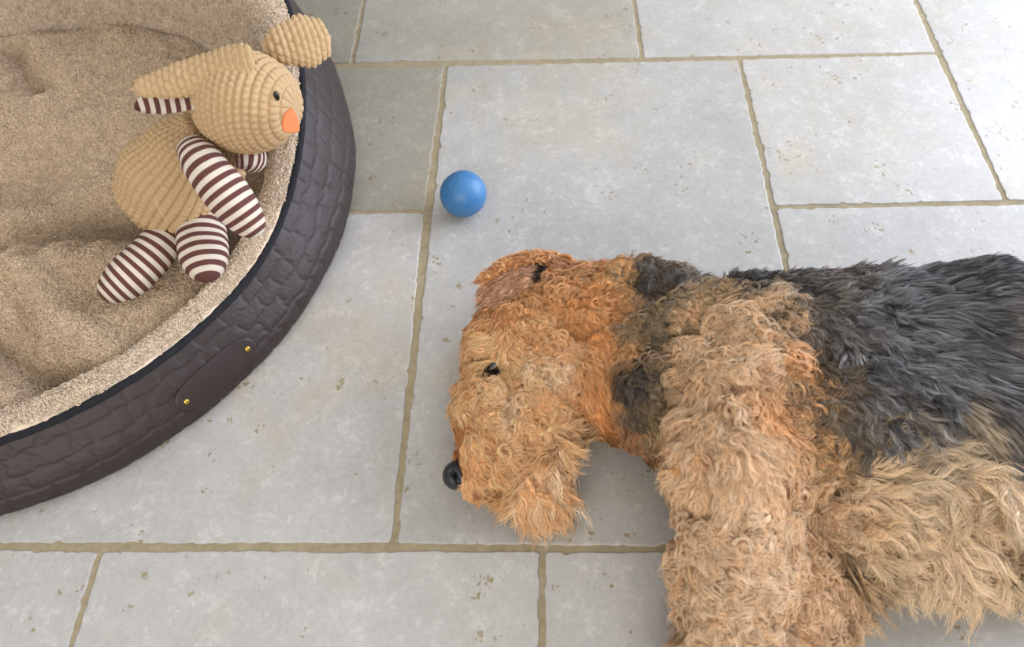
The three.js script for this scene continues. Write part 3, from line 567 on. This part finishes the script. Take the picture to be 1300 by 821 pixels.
  // skin coloured like the hair that grows there
  {
    const p = skin.attributes.position, col = new Float32Array(p.count * 3), v = V();
    for (let i = 0; i < p.count; i++) { v.fromBufferAttribute(p, i); const c = coatAt(v), lid = v.distanceTo(eyeAt) < 0.014 ? hair('dark').toArray() : c.c; for (let k = 0; k < 3; k++) col[i * 3 + k] = lid[k] * 0.85; }
    skin.setAttribute('color', new THREE.BufferAttribute(col, 3));
  }
  mesh('body', skin.clone().translate(-base.x, -base.y, -base.z), new THREE.MeshStandardMaterial({ vertexColors: true, roughness: 0.95 }), dog);
  // locks of hair: a handful of strands that curl together; root at 0, lying along +z, rising along +y, unit length
  function lockShape(kind, strands) {
    const parts = [], turns = kind === 'c' ? 1.4 + rnd() * 0.9 : kind === 'w' ? 1.2 + rnd() * 0.9 : 0.6, amp = kind === 'c' ? 0.16 + rnd() * 0.06 : kind === 'w' ? 0.065 + rnd() * 0.04 : 0.022, ph = rnd() * 6.28, rise = kind === 'c' ? 0.36 : kind === 'w' ? 0.22 : 0.15, lean = gauss() * 0.12, seg = kind === 'c' ? 12 : kind === 'w' ? 10 : 7;
    for (let s = 0; s < strands; s++) {
      const a = rnd() * 6.28, r = Math.sqrt(rnd()) * (kind === 's' ? 0.12 : 0.13), ox = Math.cos(a) * r, oy = Math.sin(a) * r * 0.5, L = 0.72 + rnd() * 0.4, own = gauss() * 0.22, fan = gauss() * 0.05, loose = rnd() < 0.12 ? 2.2 : 1, pts = [];
      for (let j = 0; j <= seg; j++) {
        const t = j / seg, e = Math.pow(t, 0.8), hold = 1 - (kind === 'c' ? 0.9 : 0.84) * smooth(0.03, kind === 'c' ? 0.45 : 0.6, t), q = ph + own * loose + t * turns * 6.283;
        pts.push(V(ox * hold * loose + amp * e * Math.sin(q) - amp * 0 + lean * t * t + fan * t * loose, oy * hold + rise * Math.sin(Math.min(1, t * 1.02) * 2.6) + amp * e * 0.75 * Math.cos(q) - 0.02, t * L * (1 - 0.12 * t)));
      }
      parts.push([pts, (kind === 's' ? 0.0125 : 0.0135) * (0.7 + 0.5 * rnd())]);
    }
    // ribbons of three sides, tapering
    const pos = [], nor = [], col = [], idx = [];
    for (const [pts, w] of parts) {
      const b0 = pos.length / 3, tone = 0.78 + 0.44 * rnd();
      for (let j = 0; j < pts.length; j++) {
        const t = j / (pts.length - 1), d = V().subVectors(pts[Math.min(j + 1, pts.length - 1)], pts[Math.max(j - 1, 0)]).normalize(), x = V(0, 1, 0).cross(d).normalize(), y = V().crossVectors(d, x), r = w * (t < 0.15 ? 0.8 + t : 1) * (1 - 0.75 * t * t);
        for (let k = 0; k < 3; k++) { const q = k / 3 * 6.283, nx = V().addScaledVector(x, Math.cos(q)).addScaledVector(y, Math.sin(q)); pos.push(pts[j].x + nx.x * r, pts[j].y + nx.y * r, pts[j].z + nx.z * r); nor.push(nx.x, nx.y, nx.z); col.push(tone, tone, tone); }
      }
      for (let j = 0; j < pts.length - 1; j++) for (let k = 0; k < 3; k++) { const a = b0 + j * 3 + k, b = b0 + j * 3 + (k + 1) % 3; idx.push(a, b, a + 3, b, b + 3, a + 3); }
    }
    const g = new THREE.BufferGeometry(); g.setAttribute('position', new THREE.Float32BufferAttribute(pos, 3)); g.setAttribute('normal', new THREE.Float32BufferAttribute(nor, 3)); g.setAttribute('color', new THREE.Float32BufferAttribute(col, 3)); g.setIndex(idx);
    return g;
  }
  seed(404);
  const shapes = { c: Array.from({ length: 7 }, () => lockShape('c', 16)), w: Array.from({ length: 7 }, () => lockShape('w', 16)), s: Array.from({ length: 5 }, () => lockShape('s', 14)) };
  const hairMaterial = new THREE.MeshPhysicalMaterial({ color: 0xffffff, roughness: 0.34, vertexColors: true, ior: 1.6 });
  const zones = {};
  function growLock(p, n, c, opt = {}) {
    const g = c.dir.clone();
    const swirl = (opt.swirl ?? (0.35 + 0.75 * c.curl)) * fbm(p.x * 26, p.y * 26, p.z * 26, 2) * 2.0 + gauss() * (0.16 + 0.28 * c.curl);
    g.addScaledVector(n, -g.dot(n)); if (g.lengthSq() < 1e-4) g.set(1, 0, 0).addScaledVector(n, -n.x);
    g.normalize().applyAxisAngle(n, swirl);
    const lift = (opt.lift ?? 0.12) + 0.16 * c.curl + 0.14 * gauss();
    g.addScaledVector(n, lift).add(V(0, -0.25 * (1 - Math.abs(n.y)), 0)).normalize();
    let len = c.len * (0.78 + 0.45 * rnd()) * (1 + 0.25 * noise(p.x * 60, p.y * 60, p.z * 60));
    if (opt.len) len = opt.len * (0.7 + 0.5 * rnd());
    const low = (0.004 - p.y) / len; if (g.y < low) { g.y = Math.min(0.3, low); g.normalize(); }
    const x = V().crossVectors(n, g).normalize(), y = V().crossVectors(g, x).normalize();
    const width = (opt.width ?? 1) * lerp(0.72, 1, smooth(0, 0.6, c.curl)) * Math.min(len, 0.018 + 0.42 * len) * (0.85 + 0.4 * rnd());
    const m = new THREE.Matrix4().makeBasis(x.multiplyScalar(width * (rnd() < 0.5 ? -1 : 1)), y.multiplyScalar(Math.min(len, 0.035) * 0.9), g.multiplyScalar(len)).setPosition(p.clone().sub(base).addScaledVector(n, (opt.out ?? 0) - 0.002));
    const mixed = smooth(0.15, 0.85, rnd() * 0.75 + 0.5 * (0.5 + fbm(p.x * 90, p.y * 90, p.z * 90, 2))), tone = 1 + 0.24 * gauss(), most = Math.max(...[0, 1, 2].map((i) => lerp(c.c[i], c.c2[i], mixed))), k = Math.min(tone, 0.97 / most);
    const color = new THREE.Color().setRGB(...[0, 1, 2].map((i) => clamp(lerp(c.c[i], c.c2[i], mixed) * k)));
    const kind = c.curl > 0.72 ? 'c' : c.curl > 0.22 ? 'w' : 's', i = Math.floor(rnd() * shapes[kind].length);
    const z = zones[opt.zone ?? c.zone] ??= {}; (z[kind + i] ??= []).push({ m, c: color, shape: shapes[kind][i] });
  }
  const inFrame = (p) => p.x < 1.0 && p.z < 1.2;
  for (const [p, n] of scatter(skin, 225000, (p, n) => p.y > 0.012 && n.y > -0.55 && (inFrame(p) || rnd() < 0.22))) {
    const c = coatAt(p), e = p.distanceTo(eyeAt), h = 0.012;      // hair lies along the body, not along each bunch
    n.multiplyScalar(0.3 + 1.0 * c.curl).add(V(bodySDF(p.x + h, p.y, p.z) - bodySDF(p.x - h, p.y, p.z), bodySDF(p.x, p.y + h, p.z) - bodySDF(p.x, p.y - h, p.z), bodySDF(p.x, p.y, p.z + h) - bodySDF(p.x, p.y, p.z - h)).normalize()).normalize();
    if (e < 0.0048) continue;
    const dense = c.len > 0.05 ? 0.5 : c.len > 0.03 ? 0.68 : 0.8; if (rnd() > dense) continue;
    const ux = p.x - eyeAt.x + 0.004, uz = p.z - eyeAt.z - 0.006, lid = Math.hypot((ux * 0.86 + uz * 0.5) / 0.0085, (ux * -0.5 + uz * 0.86) / 0.016) < 1, ink = hair('dark').toArray();
    if (e < 0.02 || lid) for (let k = 0; k < 3; k++) growLock(p, n, { ...c, curl: 0, ...(lid ? { c: ink, c2: ink } : {}) }, { len: lid ? 0.0075 : lerp(0.007, 0.02, smooth(0.005, 0.02, e)), lift: 0.2, out: 0.002 }); else growLock(p, n, c);
  }
  // ear: a folded flap of skin with short hair, the shade of its opening painted in dark hair
  const earA = P(735, 352, 0.105), earB = P(612, 380, 0.105);
  const earPoint = (s, t) => {        // s from the base to the tip, t across
    const p = earA.clone().lerp(earB, s), ax = V().subVectors(earB, earA).normalize(), ac = V().crossVectors(V(0, 1, 0), ax).normalize(), w = 0.045 * (s < 0.45 ? lerp(0.6, 1, smooth(0, 0.45, s)) : Math.pow(Math.max(0, 1 - Math.pow((s - 0.45) / 0.55, 2.2)), 0.6));
    return p.addScaledVector(ac, t * w).add(V(0, 0.030 * Math.sin(Math.PI * Math.min(1, s * 0.85 + 0.15)) * (1 - 0.75 * t * t) + 0.012 * (1 - s) * (t > 0 ? 1 : -0.2) * Math.abs(t), 0));
  };
  const flap = grid((u, v) => { const top = u < 0.5, s = clamp(v, 0, 1), t = (top ? u * 4 - 1 : 3 - u * 4); return earPoint(s, t).add(V(0, top ? 0.0025 : -0.0025, 0)); }, 48, 30);
  { const nn = flap.attributes.normal; let s = 0; for (let i = 0; i < nn.count; i++) { if ((i % 49) < 24) s += nn.getY(i); } if (s < 0) { const ix = flap.index.array; for (let i = 0; i < ix.length; i += 3) { const t = ix[i]; ix[i] = ix[i + 1]; ix[i + 1] = t; } flap.computeVertexNormals(); } }
  const ear = mesh('ear', flap.clone().translate(-base.x, -base.y, -base.z), new THREE.MeshStandardMaterial({ color: srgb(168, 112, 78), roughness: 0.9, side: THREE.DoubleSide }), dog);
  ear.userData.label = 'folded rust-coloured ear flap';
  const earDir = V().subVectors(earB, earA).normalize();
  for (const [p, n] of scatter(flap, 200000, (p, n) => n.y > -0.35)) {
    const s = clamp(V().subVectors(p, earA).dot(earDir) / earA.distanceTo(earB)), rim = p.z < lerp(earA.z, earB.z, s) - 0.02;
    const q = P(691, 352, p.y), inside = Math.abs(p.x - q.x - (p.z - q.z) * -0.3) < 0.0135 && Math.abs(p.z - q.z) < 0.026;   // shade of the ear opening, put into the hair colour
    const hue = inside ? hair('dark') : rim || s < 0.3 ? hair('rust') : srgb(226, 180, 146), hue2 = inside ? hair('dark') : rim ? hair('tan') : srgb(196, 146, 110);
    growLock(p, n, { zone: 'ear_coat', dir: earDir.clone().add(V(0, -0.1, 0.25)).normalize(), len: 0.018, curl: s < 0.35 || rim ? 0.9 : 0.4, c: hue.toArray(), c2: hue2.toArray() }, { zone: 'ear_coat', len: inside ? 0.012 : rim || s < 0.3 ? 0.024 : 0.019, lift: rim ? 0.3 : 0.08, width: 1.0, swirl: rim ? 1.0 : 0.6 });
  }
  // beard: long hair hanging from the chin to the floor
  for (let k = 0; k < 900; k++) {
    const t = rnd(), p = trace(lerp(650, 722, t) + gauss() * 6, lerp(598, 556, t) + gauss() * 12), n = V(0.1, 0.85, 0.5).normalize();
    growLock(p, n, { zone: 'beard', dir: P(705, 680, 0.02).sub(p).setY(0).normalize().add(V(gauss() * 0.16, 0, 0)).normalize(), len: 0.075 + 0.02 * rnd(), curl: 0.5, c: hair('belly').toArray(), c2: hair('tan').toArray() }, { zone: 'beard', swirl: 0.3, lift: 0.0 });
  }
  for (const [zoneName, kinds] of Object.entries(zones)) {
    const holder = new THREE.Group(); holder.name = zoneName; holder.userData = { kind: 'stuff', label: { head_coat: 'curly tan hair of the head', beard: 'long blonde beard', neck_coat: 'grizzled dark neck hair', shoulder_coat: 'curly light tan shoulder and leg hair', saddle_coat: 'wavy black and silver saddle', belly_coat: 'long blonde belly hair', ear_coat: 'short rust hair of the ear' }[zoneName] };
    dog.add(holder);
    for (const list of Object.values(kinds)) instances('fur_locks', list[0].shape, hairMaterial, list, holder);
  }
  // nose, eye
  const noseAt = P(580, 603, 0.05);
  {
    const g = new THREE.SphereGeometry(1, 56, 40), p = g.attributes.position, q = V();
    const f = V().subVectors(P(572, 612, 0.045), P(600, 575, 0.055)).normalize(), s = V(0, 1, 0).cross(f).normalize(), t = V().crossVectors(f, s);   // f forward, t up off the floor, s towards the chin
    for (let i = 0; i < p.count; i++) {
      q.fromBufferAttribute(p, i); let r = 1;
      for (const side of [1, -1]) if (q.y * side > 0.1) { const bend = q.z - 0.12 - 0.5 * q.x * q.x; r -= 0.5 * Math.exp(-Math.pow((q.x - 0.2) / 0.4, 2) - Math.pow(bend / 0.17, 2)); }
      r -= 0.10 * Math.exp(-Math.pow(q.y / 0.1, 2)) * smooth(0.3, 0.8, q.z);
      r *= 1 + 0.015 * noise(q.x * 9, q.y * 9, q.z * 9);
      const w = V().addScaledVector(s, q.x * r * 0.019).addScaledVector(t, q.y * r * 0.021).addScaledVector(f, q.z * r * 0.020);
      p.setXYZ(i, noseAt.x + w.x - base.x, noseAt.y + w.y - base.y, noseAt.z + w.z - base.z);
    }
    g.computeVertexNormals();
    const leather = dataTexture(128, (x, y) => { const v = 128 + 70 * noise(x / 3, y / 3, 2); return [v, v, v]; }, false, 2);
    mesh('nose', g, new THREE.MeshPhysicalMaterial({ color: srgb(38, 38, 42), roughness: 0.3, bumpMap: leather, bumpScale: 0.0006 }), dog).userData.label = 'black leathery nose';
  }
  {
    const e = mesh('eye', new THREE.SphereGeometry(0.0062, 24, 18).translate(eyeAt.x - base.x, eyeAt.y - base.y + 0.001, eyeAt.z - base.z), new THREE.MeshPhysicalMaterial({ color: srgb(24, 15, 12), roughness: 0.08, clearcoat: 1 }), dog);
    e.userData.label = 'small dark glossy eye';
  }
  // two long hairs under the chin
  for (const pts of [[[648, 622, .03], [662, 640, .02], [658, 655, .012], [652, 668, .006]], [[636, 625, .03], [642, 632, .022], [654, 640, .015], [660, 648, .01]]]) mesh('chin_hair', tube(pts.map((q) => P(...q).sub(base)), (t) => 0.0007 * (1.1 - t), 16, 4), std(srgb(150, 104, 66), 0.6), dog);
}
renderer.render(scene, camera);
